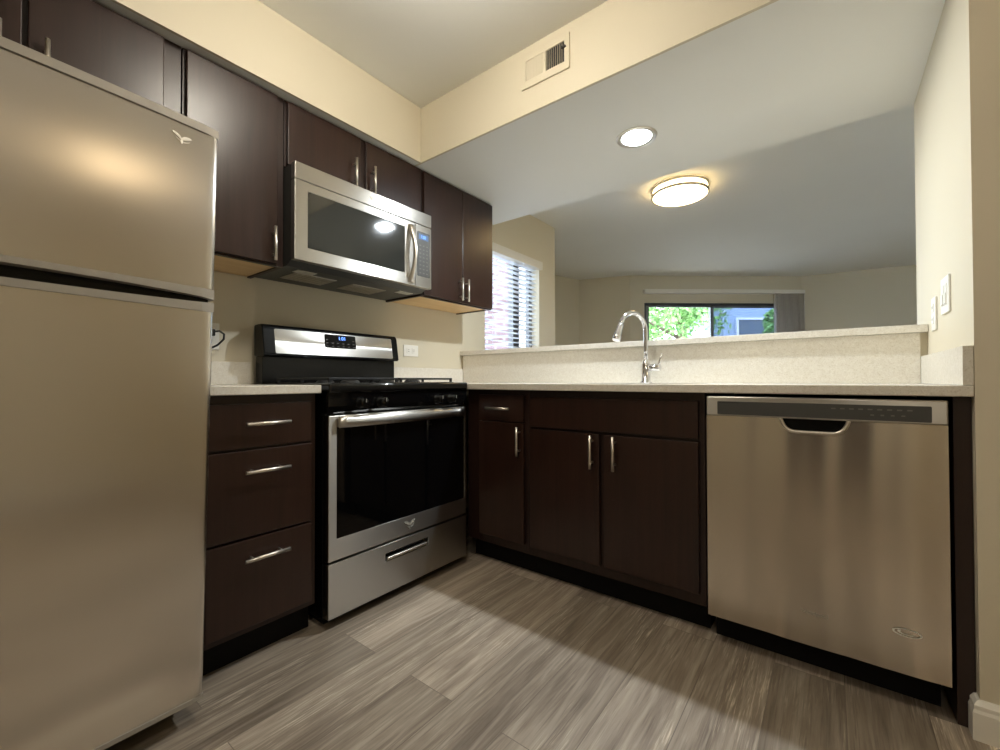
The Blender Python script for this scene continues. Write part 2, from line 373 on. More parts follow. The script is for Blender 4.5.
b = B(); base_profile(b, (0, RB), (RR, RB), (0, 1)); struct(b.done('baseboard_back', M['trimw']))

d2 = thing('door_2', 'dark brown flush door behind the camera', 'door', (2.12, RB, 0)); d2['kind'] = 'structure'
b = B(); b.box(1.75, 2.50, RB + .001, RB + .03, .01, 2.03, .002); b.done('leaf', M['wood_dark'], d2)
b = B(); b.box(1.68, 1.75, RB + .001, RB + .02, 0, 2.10, .003); b.box(2.50, 2.57, RB + .001, RB + .02, 0, 2.10, .003); b.box(1.75, 2.50, RB + .001, RB + .02, 2.03, 2.10, .003); b.done('casing', M['trimw'], d2)
# window_1 in the left wall
w1 = thing('window_1', 'dark framed sliding window behind the blind', 'window', (-.1, (WY0 + WY1) / 2, WZ0)); w1['kind'] = 'structure'
b = B(); X0, X1 = -.13, -.085
b.box(X0, X1, WY0, WY1, WZ0, WZ0 + .04); b.box(X0, X1, WY0, WY1, WZ1 - .04, WZ1); b.box(X0, X1, WY0, WY0 + .04, WZ0, WZ1); b.box(X0, X1, WY1 - .04, WY1, WZ0, WZ1)
b.box(X0, X1 + .008, 1.385, 1.475, WZ0 + .04, WZ1 - .04); b.done('window_frame', M['frame_d'], w1)
b = B(); b.box(-.112, -.108, WY0 + .04, 1.385, WZ0 + .04, WZ1 - .04); b.box(-.112, -.108, 1.475, WY1 - .04, WZ0 + .04, WZ1 - .04); b.done('pane', M['glass'], w1)
b = B(); b.box(-.083, .012, WY0 + .002, WY1 - .002, WZ0 - .018, WZ0 + .004, .003); b.done('window_sill', M['trimw'], w1)
# venetian blind inside the reveal
bl = thing('venetian_blind', 'white horizontal slat blind with cream valance in the window beside the wall cabinets', 'blind', (-.04, 1.3, WZ0))
b = B(); b.box(-.03, .022, .885, 1.722, 1.955, 2.028, .004); b.box(-.07, -.03, WY0 + .01, WY1 - .01, 1.965, WZ1 - .002); b.done('valance', M['trimw'], bl)
b = B(); z = 1.945
while z > 1.115:
    t = .002; hw = .024
    pr = [(-.045 - hw, z - t), (-.045 - hw, z - t + .002), (-.045, z + .004), (-.045 + hw, z + t + .002), (-.045 + hw, z + t), (-.045, z + .002)]
    b.prism([(u, v) for u, v in pr], 'y', WY0 + .012, WY1 - .012); z -= .0405
b.done('slat_stack', M['blind'], bl)
b = B(); b.box(-.068, -.022, WY0 + .012, WY1 - .012, 1.082, 1.10, .004); b.done('bottom_rail', M['blind'], bl)
b = B()
for y in (1.02, 1.30, 1.57): b.cyl((-.019, y, 1.10), (-.019, y, 1.96), .0012, n=6)
b.done('lift_cord', M['blind'], bl)

# sliding glass door in the diagonal far wall (door_1) ------------------------------------------------
def fw(a, out, z): v = FP + FD * a + FN * out; return Vector((v.x, v.y, z))
def fbox(b, a0, a1, o0, o1, z0, z1):
    c = [fw(a0, o0, 0), fw(a1, o0, 0), fw(a1, o1, 0), fw(a0, o1, 0)]; b.prism([(v.x, v.y) for v in c], 'z', z0, z1)
d1 = thing('door_1', 'sliding glass door of the living room', 'door', fw(1.3, .05, 0)); d1['kind'] = 'structure'
b = B(); A0, A1, H = DOOR_A, DOOR_B, DOOR_H
fbox(b, A0, A1, .03, .11, H - .035, H); fbox(b, A0, A0 + .035, .03, .11, .03, H - .035); fbox(b, A1 - .035, A1, .03, .11, .03, H - .035); fbox(b, A0, A1, .03, .11, 0, .03)
b.done('door_frame', M['frame_d'], d1)
for (s0, s1, o) in ((A0 + .036, 1.235, .045), (1.195, A1 - .036, .075)):
    b = B(); e = .045; zz0, zz1 = .032, H - .036
    fbox(b, s0, s0 + e, o, o + .03, zz0, zz1); fbox(b, s1 - e, s1, o, o + .03, zz0, zz1); fbox(b, s0 + e, s1 - e, o, o + .03, zz0, zz0 + .07); fbox(b, s0 + e, s1 - e, o, o + .03, zz1 - .02, zz1)
    sash = b.done('sash', M['frame_g'], d1)
    if o > .05: b = B(); fbox(b, s0 + e, s1 - e, o + .024, o + .0255, zz0 + .07, zz1 - .02); b.done('insect_screen', M['screen'], sash)
    b = B(); fbox(b, s0 + e, s1 - e, o + .013, o + .017, zz0 + .07, zz1 - .02); b.done('pane', M['glass'], sash)
vb = thing('vertical_blind', 'white vertical vanes gathered at the right end of their rail over the sliding door', 'blind', fw(1.3, -.06, 0))
b = B(); fbox(b, .18, 2.495, -.09, -.005, 2.160, 2.212); b.done('headrail', M['trimw'], vb)
b = B()
for k in range(17):
    a = 2.075 + k * .0255; o = -.045
    c = [fw(a - .004, o - .042, 0), fw(a + .006, o - .042, 0), fw(a + .016, o + .036, 0), fw(a + .013, o + .036, 0), fw(a + .004, o, 0)]
    b.prism([(v.x, v.y) for v in c], 'z', .03, 2.160)
b.done('vane', M['vane'], vb)

# outdoors ------------------------------------------------------------------------------------------------
b = B(); b.box(-16, 16, 6.9, 26, -.3, -.2); b.box(-16, -1.8, -8, 6.9, -.3, -.2); struct(b.done('ground', M['ground']))
b = B(); b.box(-1.6, -.33, 1.73, 1.838, -.2, 2.9); tag(b.done('brick_facade', M['brick']), 'pale red brick facade seen between the slats of the horizontal blind', 'building')
b = B(); b.box(-.328, -.152, 1.71, 1.838, -.2, 2.9, .004); tag(b.done('corner_board', M['siding_w']), 'pale board in the outside corner beside the brick, seen through the horizontal blind', 'trim')
def tree(x, y, h, r, mat, label, seed):
    rnd = random.Random(seed); t = thing('tree', label, 'tree', (x, y, -.2), 'trees beyond the sliding door')
    b = B(); b.tube([(x, y, -.2), (x + .05, y, h * .35), (x - .04, y + .05, h * .62), (x, y, h * .85)], [.14, .11, .08, .03], 10)
    for k in range(6):
        a = rnd.uniform(0, 2 * PI); z = h * rnd.uniform(.35, .7)
        b.tube([(x, y, z), (x + math.cos(a) * r * .4, y + math.sin(a) * r * .4, z + .35), (x + math.cos(a) * r * .8, y + math.sin(a) * r * .8, z + .6)], [.05, .035, .012], 7)
    b.done('trunk', M['bark'], t)
    b = B(); bm = b.bm
    for k in range(3800):
        while True:
            p = Vector((rnd.uniform(-1, 1), rnd.uniform(-1, 1), rnd.uniform(-1, 1)))
            if .35 < p.length < 1: break
        lump = .75 + .25 * math.sin(5 * p.x + seed) * math.cos(4 * p.z + seed)
        c = Vector((x + p.x * r * lump, y + p.y * r * lump, h * .62 + p.z * h * .42 * lump)); s_ = rnd.uniform(.05, .11)
        u = Vector((rnd.uniform(-1, 1), rnd.uniform(-1, 1), rnd.uniform(-1, 1))).normalized(); v = u.orthogonal().normalized(); w = u.cross(v)
        vs = [bm.verts.new(c + u * s_), bm.verts.new(c + v * s_ * .5 + w * .01), bm.verts.new(c - u * s_), bm.verts.new(c - v * s_ * .5 + w * .01)]
        bm.faces.new(vs)
    b.done('crown', mat, t)
def out_at(a, o): v = fw(a, o, 0); return v.x, v.y
tree(*out_at(3.0, 5.0), 5.4, 1.7, M['leaf'], 'green leafy tree outside the left pane of the sliding door', 3)
tree(*out_at(7.05, 6.6), 3.6, .75, M['leaf'], 'small green tree at the right edge of the sliding door, beside the vanes', 5)
tree(*out_at(4.3, 10.5), 6.4, 2.2, M['leaf2'], 'paler green tree behind the one outside the left pane', 9)
nb = thing('neighbour_house', 'blue grey house with a dark window seen through the right pane of the sliding door', 'building', (*out_at(9, 9.7), -.2))
b = B(); fbox(b, 6.7, 12.5, 9.5, 13, -.2, 4.6); b.done('wall', M['siding'], nb)
b = B(); c = [(6.3, 4.6), (12.9, 4.6), (9.6, 6.4)]
va = [b.bm.verts.new(fw(a, 9.2, z)) for a, z in c]; vc = [b.bm.verts.new(fw(a, 13.3, z)) for a, z in c]
b.bm.faces.new(va); b.bm.faces.new(vc[::-1])
for i in range(3): b.bm.faces.new((va[i], va[(i + 1) % 3], vc[(i + 1) % 3], vc[i]))
b.done('roof', M['darkp'], nb)
for a0 in (7.25, 9.4):
    b = B(); z0, z1 = 2.35, 3.15
    fbox(b, a0 - .08, a0 + 1.08, 9.42, 9.5, z0 - .08, z0); fbox(b, a0 - .08, a0 + 1.08, 9.42, 9.5, z1, z1 + .08); fbox(b, a0 - .08, a0, 9.42, 9.5, z0, z1); fbox(b, a0 + 1, a0 + 1.08, 9.42, 9.5, z0, z1)
    wf = b.done('window_frame', M['siding_w'], nb); b = B(); fbox(b, a0, a0 + 1, 9.46, 9.495, z0, z1); b.done('pane', M['dark_win'], wf)

# ------------------------------------------------------------------ handles
def bar_pull(axis, c, L, face, out, parent, r=.0060, so=.028):
    """bar pull centred at c; axis along the bar; face: coordinate of the door face; out: (dx, dy)"""
    b = B(); o = Vector((*out, 0)); C = Vector(c) + o * so
    ax = {'y': Vector((0, 1, 0)), 'x': Vector((1, 0, 0)), 'z': Vector((0, 0, 1))}[axis]
    b.cyl(C - ax * L / 2, C + ax * L / 2, r, n=16)
    for s_ in (-1, 1): b.cyl(Vector(c) + ax * s_ * L * .32, C + ax * s_ * L * .32, r * .75, n=12)
    return b.done('handle', M['nickel'], parent)

# ------------------------------------------------------------------ wall cabinets (on the left wall)
UX, UB, UT = .3325, 1.403, 2.1185
YR = -.045; YL = -.805
def wall_cabinet(y0, y1, z0, z1, doors, handles, label, cat='cabinet', hl=.138, gl=None):
    t = thing('wall_cabinet', label, cat, (0, (y0 + y1) / 2, z0))
    b = B(); b.box(.002, UX - .019, y0 + .0005, y1 - .0005, z0 + .012, z1, .001)
    b.box(UX - .038, UX - .019, y0 + .0005, y1 - .0005, z0, z0 + .0125); b.box(.002, UX - .038, y0 + .0005, y0 + .016, z0, z0 + .0125); b.box(.002, UX - .038, y1 - .016, y1 - .0005, z0, z0 + .0125)
    b.done('carcass', M['wood_dark'], t)
    b = B(); b.box(.004, UX - .040, y0 + .017, y1 - .017, z0 + .006, z0 + .0115); b.done('bottom_panel', M['maple'], t)
    for (a, c), hy in zip(doors, handles):
        b = B(); b.box(UX - .0185, UX, a, c, z0 + .006, z1 - .010, .0025); d = b.done('door', M['wood'], t)
        if hy is not None: bar_pull('z', (UX, hy, z0 + .008 + hl / 2 + .006), hl, UX, (1, 0), d)
    return t
wall_cabinet(-1.925, -1.168, 1.76, UT, [(-1.912, -1.548), (-1.536, -1.222)], [-1.592, -1.500], 'short dark brown two-door wall cabinet above the refrigerator')
wall_cabinet(-1.165, YL - .002, UB, UT, [(-1.156, -.838)], [-.858], 'tall dark brown single-door wall cabinet between the refrigerator and the microwave')
wall_cabinet(YL, YR - .002, 1.836, UT, [(-.797, -.444), (-.412, -.058)], [-.484, -.379], 'short dark brown two-door wall cabinet directly above the microwave')
wall_cabinet(YR, .589, UB, UT, [(YR + .012, .2835), (.2865, .582)], [.258, .313], 'dark brown two-door wall cabinet beside the blind, right of the microwave')

# ------------------------------------------------------------------ base cabinets
ZC, CT = .911, .030
BT = ZC - CT - .0005
t = thing('base_cabinet', 'dark brown base cabinet with three drawers between the refrigerator and the range', 'cabinet', (.3, -1.0, 0))
b = B(); b.box(.002, .610, -1.200, -.826, .10, BT, .001); b.done('carcass', M['wood_dark'], t)
b = B(); b.box(.002, .566, -1.199, -.827, 0, .0995); b.done('toe_kick', M['toe'], t)
for z0, z1, hz in ((.708, .852, .787), (.418, .700, .632), (.125, .410, .350)):
    b = B(); b.box(.6105, .630, -1.186, -.848, z0, z1, .0025); d = b.done('drawer', M['wood'], t)
    bar_pull('y', (.630, -1.0115, hz), .142, .63, (1, 0), d)
# sink run
t = thing('base_cabinet', 'narrow dark brown corner base cabinet with one drawer over one door, right of the range', 'cabinet', (.8, .3, 0))
b = B(); b.box(.616, 1.003, .0195, .61, .105, BT, .001); b.done('carcass', M['wood_dark'], t)
b = B(); b.box(.616, 1.003, .080, .61, 0, .1045); b.done('toe_kick', M['toe'], t)
b = B(); b.box(.705, .982, 0, .019, .728, .855, .0025); d = b.done('drawer', M['wood'], t); bar_pull('x', (.844, 0, .790), .142, 0, (0, -1), d)
b = B(); b.box(.705, .982, 0, .019, .150, .722, .0025); d = b.done('door', M['wood'], t); bar_pull('z', (.962, 0, .637), .138, 0, (0, -1), d)
t = thing('sink_cabinet', 'dark brown sink base cabinet with two doors under a wide false drawer front', 'cabinet', (1.39, .3, 0))
b = B(); b.box(1.004, 1.772, .0195, .61, .105, .70, .001); b.box(1.004, 1.772, .0195, .062, .70, BT, .001); b.box(1.004, 1.022, .062, .61, .70, BT); b.box(1.754, 1.772, .062, .61, .70, BT); b.done('carcass', M['wood_dark'], t)
b = B(); b.box(1.004, 1.772, .080, .61, 0, .1045); b.done('toe_kick', M['toe'], t)
b = B(); b.box(1.018, 1.752, 0, .019, .712, .850, .0025); b.done('false_front', M['wood'], t)
b = B(); b.box(1.018, 1.366, 0, .019, .150, .700, .0025); d = b.done('door', M['wood'], t); bar_pull('z', (1.337, 0, .626), .140, 0, (0, -1), d)
b = B(); b.box(1.386, 1.752, 0, .019, .150, .700, .0025); d = b.done('door', M['wood'], t); bar_pull('z', (1.437, 0, .628), .140, 0, (0, -1), d)
b = B(); b.box(2.396, XW - .001, .0, .61, .0, BT, .001); tag(b.done('end_panel', M['wood_dark']), 'narrow dark brown end panel between the dishwasher and the right wall', 'panel')

# ------------------------------------------------------------------ worktops, splashes, bar ledge
b = B(); b.box(.001, .650, -1.212, -.824, ZC - CT, ZC, .003); tag(b.done('countertop', M['quartz']), 'short off-white quartz countertop over the three-drawer cabinet, left of the range', 'countertop')
SX0, SX1, SY0, SY1 = 1.08, 1.70, .09, .47
b = B()
b.box(.001, XW - .001, -.030, SY0, ZC - CT, ZC, .003); b.box(.001, XW - .001, SY1, .629, ZC - CT, ZC); b.box(.001, SX0, SY0, SY1, ZC - CT, ZC); b.box(SX1, XW - .001, SY0, SY1, ZC - CT, ZC)
tag(b.done('countertop', M['quartz']), 'long off-white quartz countertop over the sink cabinets and dishwasher', 'countertop')
b = B(); b.box(.001, .019, -1.212, -.813, ZC + .0005, 1.012, .001); tag(b.done('backsplash', M['quartz']), 'short quartz backsplash strip on the wall between refrigerator and range', 'backsplash')
b = B(); b.box(.001, .019, -.040, .628, ZC + .0005, 1.010, .001); tag(b.done('backsplash', M['quartz']), 'quartz backsplash strip on the wall right of the range, under the wide outlet', 'backsplash')
b = B(); b.box(.0195, XW - .0215, .630, .6445, ZC + .0005, 1.1075); tag(b.done('backsplash', M['quartz']), 'long speckled quartz backsplash behind the faucet under the bar ledge', 'backsplash')
b = B(); b.box(XW - .021, XW - .001, -.028, .628, ZC + .0005, 1.016, .001); tag(b.done('side_splash', M['quartz']), 'white quartz side splash block against the right wall', 'backsplash')
b = B(); b.box(.001, XW - .001, .612, .83, 1.1085, 1.1385, .002); tag(b.done('bar_ledge', M['quartz']), 'long off-white quartz ledge capping the half wall of the pass-through', 'ledge')
# sink bowl under the counter
t = thing('kitchen_sink', 'stainless undermount sink bowl set in the long countertop in front of the faucet', 'sink', (1.39, .28, .72))
b = B(); th = .004; zt = ZC - CT - .001; z0 = .715
b.box(SX0 - .012, SX0 - .002, SY0 - .012, SY1 + .012, z0, zt); b.box(SX1 + .002, SX1 + .012, SY0 - .012, SY1 + .012, z0, zt)
b.box(SX0 - .002, SX1 + .002, SY0 - .012, SY0 - .002, z0, zt); b.box(SX0 - .002, SX1 + .002, SY1 + .002, SY1 + .012, z0, zt); b.box(SX0 - .002, SX1 + .002, SY0 - .002, SY1 + .002, z0, z0 + .006)
b.done('bowl', M['steel_h'], t); b = B(); b.lathe([(0, .004), (.03, .004), (.042, .009), (.045, .0065)], (1.39, .28, z0), 24); b.done('drain', M['chrome'], t)

# faucet
fx, fy = 1.384, .530
t = thing('kitchen_faucet', 'tall chrome gooseneck faucet with pull-down spray head at the sink', 'faucet', (fx, fy, ZC))
b = B(); b.lathe([(0, 0), (.029, 0), (.029, .006), (.0225, .012), (.0205, .095), (.018, .108), (.0125, .116), (.0118, .122)], (fx, fy, ZC), 32); b.done('body', M['chrome'], t)
dv = Vector((-.38, -.925, 0)); R = .090; P = [Vector((fx, fy, ZC + .10)), Vector((fx, fy, ZC + .18)), Vector((fx, fy, ZC + .265))]
for k in range(1, 19):
    a = PI * k / 18 * .90; P.append(Vector((fx, fy, ZC + .265)) + dv * (R - R * math.cos(a)) + Vector((0, 0, R * math.sin(a))))
b = B(); b.tube(P, .0115, 18); b.done('spout', M['chrome'], t)
e = P[-1]; dd = (P[-1] - P[-2]).normalized()
b = B(); b.tube([e - dd * .004, e + dd * .014, e + dd * .035, e + dd * .062, e + dd * .084, e + dd * .089], [.0135, .0145, .0155, .019, .021, .018], 20); b.done('spray_head', M['chrome'], t)
b = B(); b.cyl((fx, fy, ZC + .078), (fx + .074, fy - .012, ZC + .080), .0165, .0175, 20); b.tube([(fx + .060, fy - .01, ZC + .086), (fx + .072, fy - .012, ZC + .105), (fx + .088, fy - .02, ZC + .150)], [.007, .006, .0045], 12); b.done('lever_handle', M['chrome'], t)

# ------------------------------------------------------------------ refrigerator
FX = .785; FYR = -1.2345; FYL = -1.985; FT = 1.628
fr = thing('refrigerator', 'stainless top-freezer refrigerator standing left of the base drawers', 'refrigerator', (.42, (FYR + FYL) / 2, 0))
b = B(); b.box(.05, FX - .075, FYL + .005, FYR - .005, .045, FT - .012, .006); b.done('body', M['darkp'], fr)
def curved_door(b, z0, z1, y0=FYL, y1=FYR, bulge=.012, x0=FX - .072, x1=FX):
    ys = [y1 - e_ for e_ in (0, .0008, .0025, .005, .008, .012)]; N = 60
    ys += [y1 - .012 + (y0 - y1 + .024) * k / N for k in range(1, N)] + [y0 + e_ for e_ in (.012, .008, .005, .0025, .0008, 0)]
    def X(y, z):
        t_ = (y - y0) / (y1 - y0); e_ = min(y - y0, y1 - y); x = x1 - bulge * (2 * t_ - 1) ** 2
        x += .0006 * math.sin(5.2 * z + 4 * y) * math.sin(3.1 * z - 7 * y + 1)
        return x - (.012 * (1 - math.sqrt(max(0, 1 - ((.012 - e_) / .012) ** 2))) if e_ < .012 else 0)
    NZ = 40; G = [[b.bm.verts.new((X(y, z0 + (z1 - z0) * j / NZ), y, z0 + (z1 - z0) * j / NZ)) for j in range(NZ + 1)] for y in ys]
    for p, q in zip(G, G[1:]):
        for j in range(NZ): f = b.bm.faces.new((p[j], q[j], q[j + 1], p[j + 1])); f.smooth = True
    G = [[b.bm.verts.new(v.co) for v in p] for p in G]
    K = [(b.bm.verts.new((x0, y, z0)), b.bm.verts.new((x0, y, z1))) for y in ys]
    for i in range(len(ys) - 1):
        b.bm.faces.new((K[i][0], K[i + 1][0], G[i + 1][0], G[i][0])); b.bm.faces.new((K[i][1], K[i + 1][1], K[i + 1][0], K[i][0])); b.bm.faces.new((G[i][NZ], G[i + 1][NZ], K[i + 1][1], K[i][1]))
    b.bm.faces.new((K[0][0], *G[0], K[0][1])); b.bm.faces.new((K[-1][1], *G[-1][::-1], K[-1][0]))
bulge_x = lambda y, x1=FX, bl=.012: x1 - bl * (2 * ((y - FYL) / (FYR - FYL)) - 1) ** 2
b = B(); curved_door(b, 1.178, FT - .022); fd = b.done('freezer_door', M['steel_v'], fr)
b = B(); curved_door(b, .072, 1.114); ld = b.done('fresh_food_door', M['steel_v'], fr)
# trims follow the bulge
def trim_strip(name, parent, zlo, zhi, lift=.004):
    b = B(); n = 24; rows = []
    for k in range(n + 1):
        y = FYR + (FYL - FYR) * k / n; x = bulge_x(y) + lift
        if k in (0, n): x -= .006
        zl, zh = zlo(k / n), zhi(k / n); rows.append([b.bm.verts.new(v) for v in ((x - .06, y, zl), (x, y, zl), (x, y, zh), (x - .06, y, zh))])
    for p, q in zip(rows, rows[1:]):
        for i in range(4): b.bm.faces.new((p[i], p[(i + 1) % 4], q[(i + 1) % 4], q[i]))
    b.bm.faces.new(rows[0][::-1]); b.bm.faces.new(rows[-1]); return b.done(name, M['greyp'], parent)
g = lambda t_: math.sin(PI * min(1, max(0, t_))) ** .6
trim_strip('top_trim', fd, lambda t_: FT - .0215, lambda t_: FT)
trim_strip('lower_trim', fd, lambda t_: 1.150 + .013 * g(t_), lambda t_: 1.1775)
trim_strip('upper_trim', ld, lambda t_: 1.1145, lambda t_: 1.142 - .010 * g(t_))
trim_strip('bottom_trim', ld, lambda t_: .060, lambda t_: .0715, .002)
b = B(); b.box(FX - .074, FX - .03, FYL + .01, FYR - .01, 1.1145, 1.1775); b.done('handle_recess', M['blackm'], ld)
b = B(); b.box(.62, FX - .085, FYL + .03, FYR - .03, .012, .044); b.done('kick_grille', M['blackm'], fr)
for yy in (FYL + .08, FYR - .08):
    for xx in (FX - .12, .12): b = B(); b.cyl((xx, yy, 0), (xx, yy, .0445), .02, n=16); b.done('levelling_foot', M['rubber'], fr)
b = B(); yc = -1.322; swoosh(b, 0, 0, .046, lambda u, v, w: Vector((bulge_x(yc + u) + .001 + w, yc + u, 1.5635 + v * .8 - u * .15))); b.done('emblem', M['badge'], fd)
fr.rotation_euler = (math.radians(-1.05), 0, 0)
fr.location.z = .010
# power cord and outlet on the wall beside the fridge
def outlet(name, c, w, h, nrm, kind, label, group=None):
    t = thing(name, label, 'outlet' if 'outlet' in name else 'switch', c)
    n = Vector(nrm); side = Vector((0, 1, 0)); C = Vector(c)
    def bx(b, s0, s1, z0, z1, o0, o1, bev=0):
        xs = sorted((C.x + n.x * o0, C.x + n.x * o1)); b.box(xs[0], xs[1], C.y + s0, C.y + s1, C.z + z0, C.z + z1, bev)
    b = B(); bx(b, -w / 2, w / 2, -h / 2, h / 2, .0005, .006, .0018); b.done('cover_plate', M['white'], t)
    if kind == 'h2' or kind == 'v2':
        for s_ in (-1, 1):
            b = B(); o = s_ * .021
            if kind == 'h2': bx(b, o - .015, o + .015, -.017, .017, .006, .0085, .001)
            else: bx(b, -.017, .017, o - .015, o + .015, .006, .0085, .001)
            r = b.done('receptacle', M['white'], t); b = B()
            for q in (-.006, .006):
                if kind == 'h2': bx(b, o - .006, o + .004, q - .001, q + .001, .0085, .0088)
                else: bx(b, q - .001, q + .001, o - .004, o + .006, .0085, .0088)
            b.done('slot', M['slot'], r)
    else:
        k = int(kind[1:])
        for i in range(k):
            o = (i - (k - 1) / 2) * .046; b = B(); bx(b, o - .016, o + .016, -.033, .033, .006, .0075, .0005); bx(b, o - .013, o + .013, -.030, .004, .0075, .0105, .001); b.done('rocker', M['white'], t)
    return t
outlet('wall_outlet', (0, .153, 1.118), .118, .072, (1, 0, 0), 'h2', 'white outlet mounted sideways on the wall right of the range')
outlet('wall_outlet', (0, -.972, 1.122), .072, .116, (1, 0, 0), 'v2', 'white outlet with a black plug in it on the wall beside the refrigerator')
outlet('light_switch', (XW, .285, 1.197), .118, .116, (-1, 0, 0), 's2', 'white double rocker switch on the right wall, nearer the camera than the outlet')
outlet('wall_outlet', (XW, .478, 1.160), .072, .116, (-1, 0, 0), 'v2', 'white outlet on the right wall close to the bar ledge')
t = thing('power_cord', 'black refrigerator plug and cord hanging in a loop from its wall outlet', 'cord', (.02, -.972, 1.13))
b = B(); b.box(.0095, .034, -.988, -.960, 1.121, 1.151, .005, 3); b.done('plug', M['rubber'], t)
b = B(); b.tube([(.028, -.965, 1.140), (.045, -.950, 1.143), (.052, -.934, 1.130), (.048, -.934, 1.108), (.040, -.955, 1.082), (.034, -1.00, 1.055), (.030, -1.08, 1.035), (.028, -1.17, 1.03), (.030, -1.195, 1.03)], .0042, 10); b.done('cable', M['rubber'], t)

# ------------------------------------------------------------------ range
RX = .6615
rg = thing('gas_range', 'black and stainless freestanding gas range between the base cabinets', 'stove', (.33, (YR + YL) / 2, 0))
y0, y1 = YL, YR
b = B(); b.box(.03, .622, y0 + .002, y1 - .002, .03, .880, .002); b.done('body', M['blackm'], rg)
b = B(); b.box(.06, .60, y0 + .02, y1 - .02, 0, .0295); b.done('kick_base', M['toe'], rg)
b = B(); b.box(.10, .672, y0 - .001, y1 + .001, .8805, .917, .009, 4); b.box(.14, .62, y0 + .05, y1 - .05, .9165, .919, .001); b.done('cooktop', M['blackg'], rg)
b = B(); b.prism([(.6225, .8035), (.655, .8035), (.662, .83), (.662, .880), (.6225, .880)], 'y', y0 + .001, y1 - .001); cp = b.done('control_panel', M['blackg'], rg)
for yk in (-.668, -.572, -.252, -.162):
    b = B(); b.lathe([(0, .036), (.015, .036), (.018, .031), (.0195, .006), (.0235, .004), (.0235, 0)], (.662, yk, .840), 28, 'X'); b.box(.684, .702, yk - .0045, yk + .0045, .822, .858, .002)
    kn = b.done('knob', M['blackm'], cp); b = B(); b.box(.7022, .7026, yk - .001, yk + .001, .842, .856); b.done('pointer', M['mark'], kn)
# backguard
b = B(); b.box(.030, .098, y0 + .010, y1 - .010, .9175, 1.040, .002); b.done('backguard_base', M['blackm'], rg)
b = B(); b.prism([(.028, 1.0405), (.128, 1.0405), (.132, 1.050), (.112, 1.170), (.100, 1.186), (.028, 1.186)], 'y', y0 + .002, y1 - .002); bmesh.ops.bevel(b.bm, geom=b.bm.edges[:], offset=.004, segments=2, affect='EDGES'); bgd = b.done('backguard', M['blackm'], rg)
def bgp(y, z, o=0):   # point on the sloping face
    t_ = (z - 1.050) / .12; return Vector((.132 - .020 * t_ + o, y, z + o * .165))
def slab_on(b, outline, place, o0, o1):
    A = [b.bm.verts.new(place(u, v, o0)) for u, v in outline]; Bv = [b.bm.verts.new(place(u, v, o1)) for u, v in outline]; n = len(outline)
    fs = [b.bm.faces.new(A[::-1]), b.bm.faces.new(Bv)] + [b.bm.faces.new((A[i], A[(i + 1) % n], Bv[(i + 1) % n], Bv[i])) for i in range(n)]
    for f in fs: f.material_index = b.mi
b = B(); slab_on(b, rrect(-.752, -.092, 1.053, 1.167, .006), bgp, .0003, .002); sp = b.done('steel_fascia', M['steel_h'], bgd)
b = B(); slab_on(b, rrect(-.508, -.330, 1.094, 1.163, .007), bgp, .002, .0038); dp = b.done('display', M['blackg'], sp)
b = B(); text_bm(b, '1:01', .026, lambda u, v, w: bgp(-.410 + u, 1.144 + v, .0040 + w)); b.done('clock_digits', M['blue'], sp)
b = B()
for i in range(6):
    for j in range(3):
        yb_ = -.495 + i * .030
        if j > 0 or i in (0, 5): slab_on(b, rrect(yb_ - .006, yb_ + .006, 1.102 + .016 * (2 - j) - .0018 - .016 * (0), 1.102 + .016 * (2 - j) + .0018, .001, 2), bgp, .0038, .0042)
b.done('touch_key_row', M['darkp'], sp)
# oven door
b = B(); z0, z1 = .253, .795
b.frame(.6235, RX, y0 + .003, y1 - .003, z0, z1, -.768, -.062, .332, .752); b.box(.6235, .645, -.7685, -.0615, .3315, .7525)
od = b.done('oven_door', M['steel_h'], rg)
b = B(); b.prism(rrect(-.7675, -.0625, .3325, .7515, .004), 'x', .6455, RX - .0015); b.done('oven_window', M['ovenglass'], od)
b = B()  # bowed bar handle
n = 20; rows = []
for k in range(n + 1):
    s_ = k / n; y = -.766 + .690 * s_; x = RX + .010 + .010 * math.sin(PI * s_)
    rows.append([b.bm.verts.new(v) for v in ((x - .006, y, .752), (x + .004, y, .749), (x + .006, y, .770), (x + .004, y, .794), (x - .006, y, .791))])
for p, q in zip(rows, rows[1:]):
    for i in range(5): f = b.bm.faces.new((p[i], p[(i + 1) % 5], q[(i + 1) % 5], q[i])); f.smooth = i in (1, 2)
b.bm.faces.new(rows[0][::-1]); b.bm.faces.new(rows[-1])
for yy in (-.752, -.090): b.box(RX + .0005, RX + .010, yy - .012, yy + .012, .755, .784)
b.done('handle', M['steel_h'], od)
b = B(); swoosh(b, 0, 0, .060, lambda u, v, w: Vector((RX + .0004 + w, -.415 + u, .292 + v))); b.done('emblem', M['mark'], od)
b = B(); dz0, dz1 = .040, .243
b.frame(.6235, RX, y0 + .003, y1 - .003, dz0, dz1, -.545, -.305, .172, .206); b.box(.6235, .640, -.5455, -.3045, .1715, .2065)
dr = b.done('storage_drawer', M['steel_h'], rg)
b = B(); b.box(.641, .6425, -.543, -.307, .174, .204); b.done('grip_recess', M['blackm'], dr)
b = B(); b.box(.645, RX + .004, -.536, -.314, .176, .187, .004, 3); b.done('handle', M['nickel'], dr)
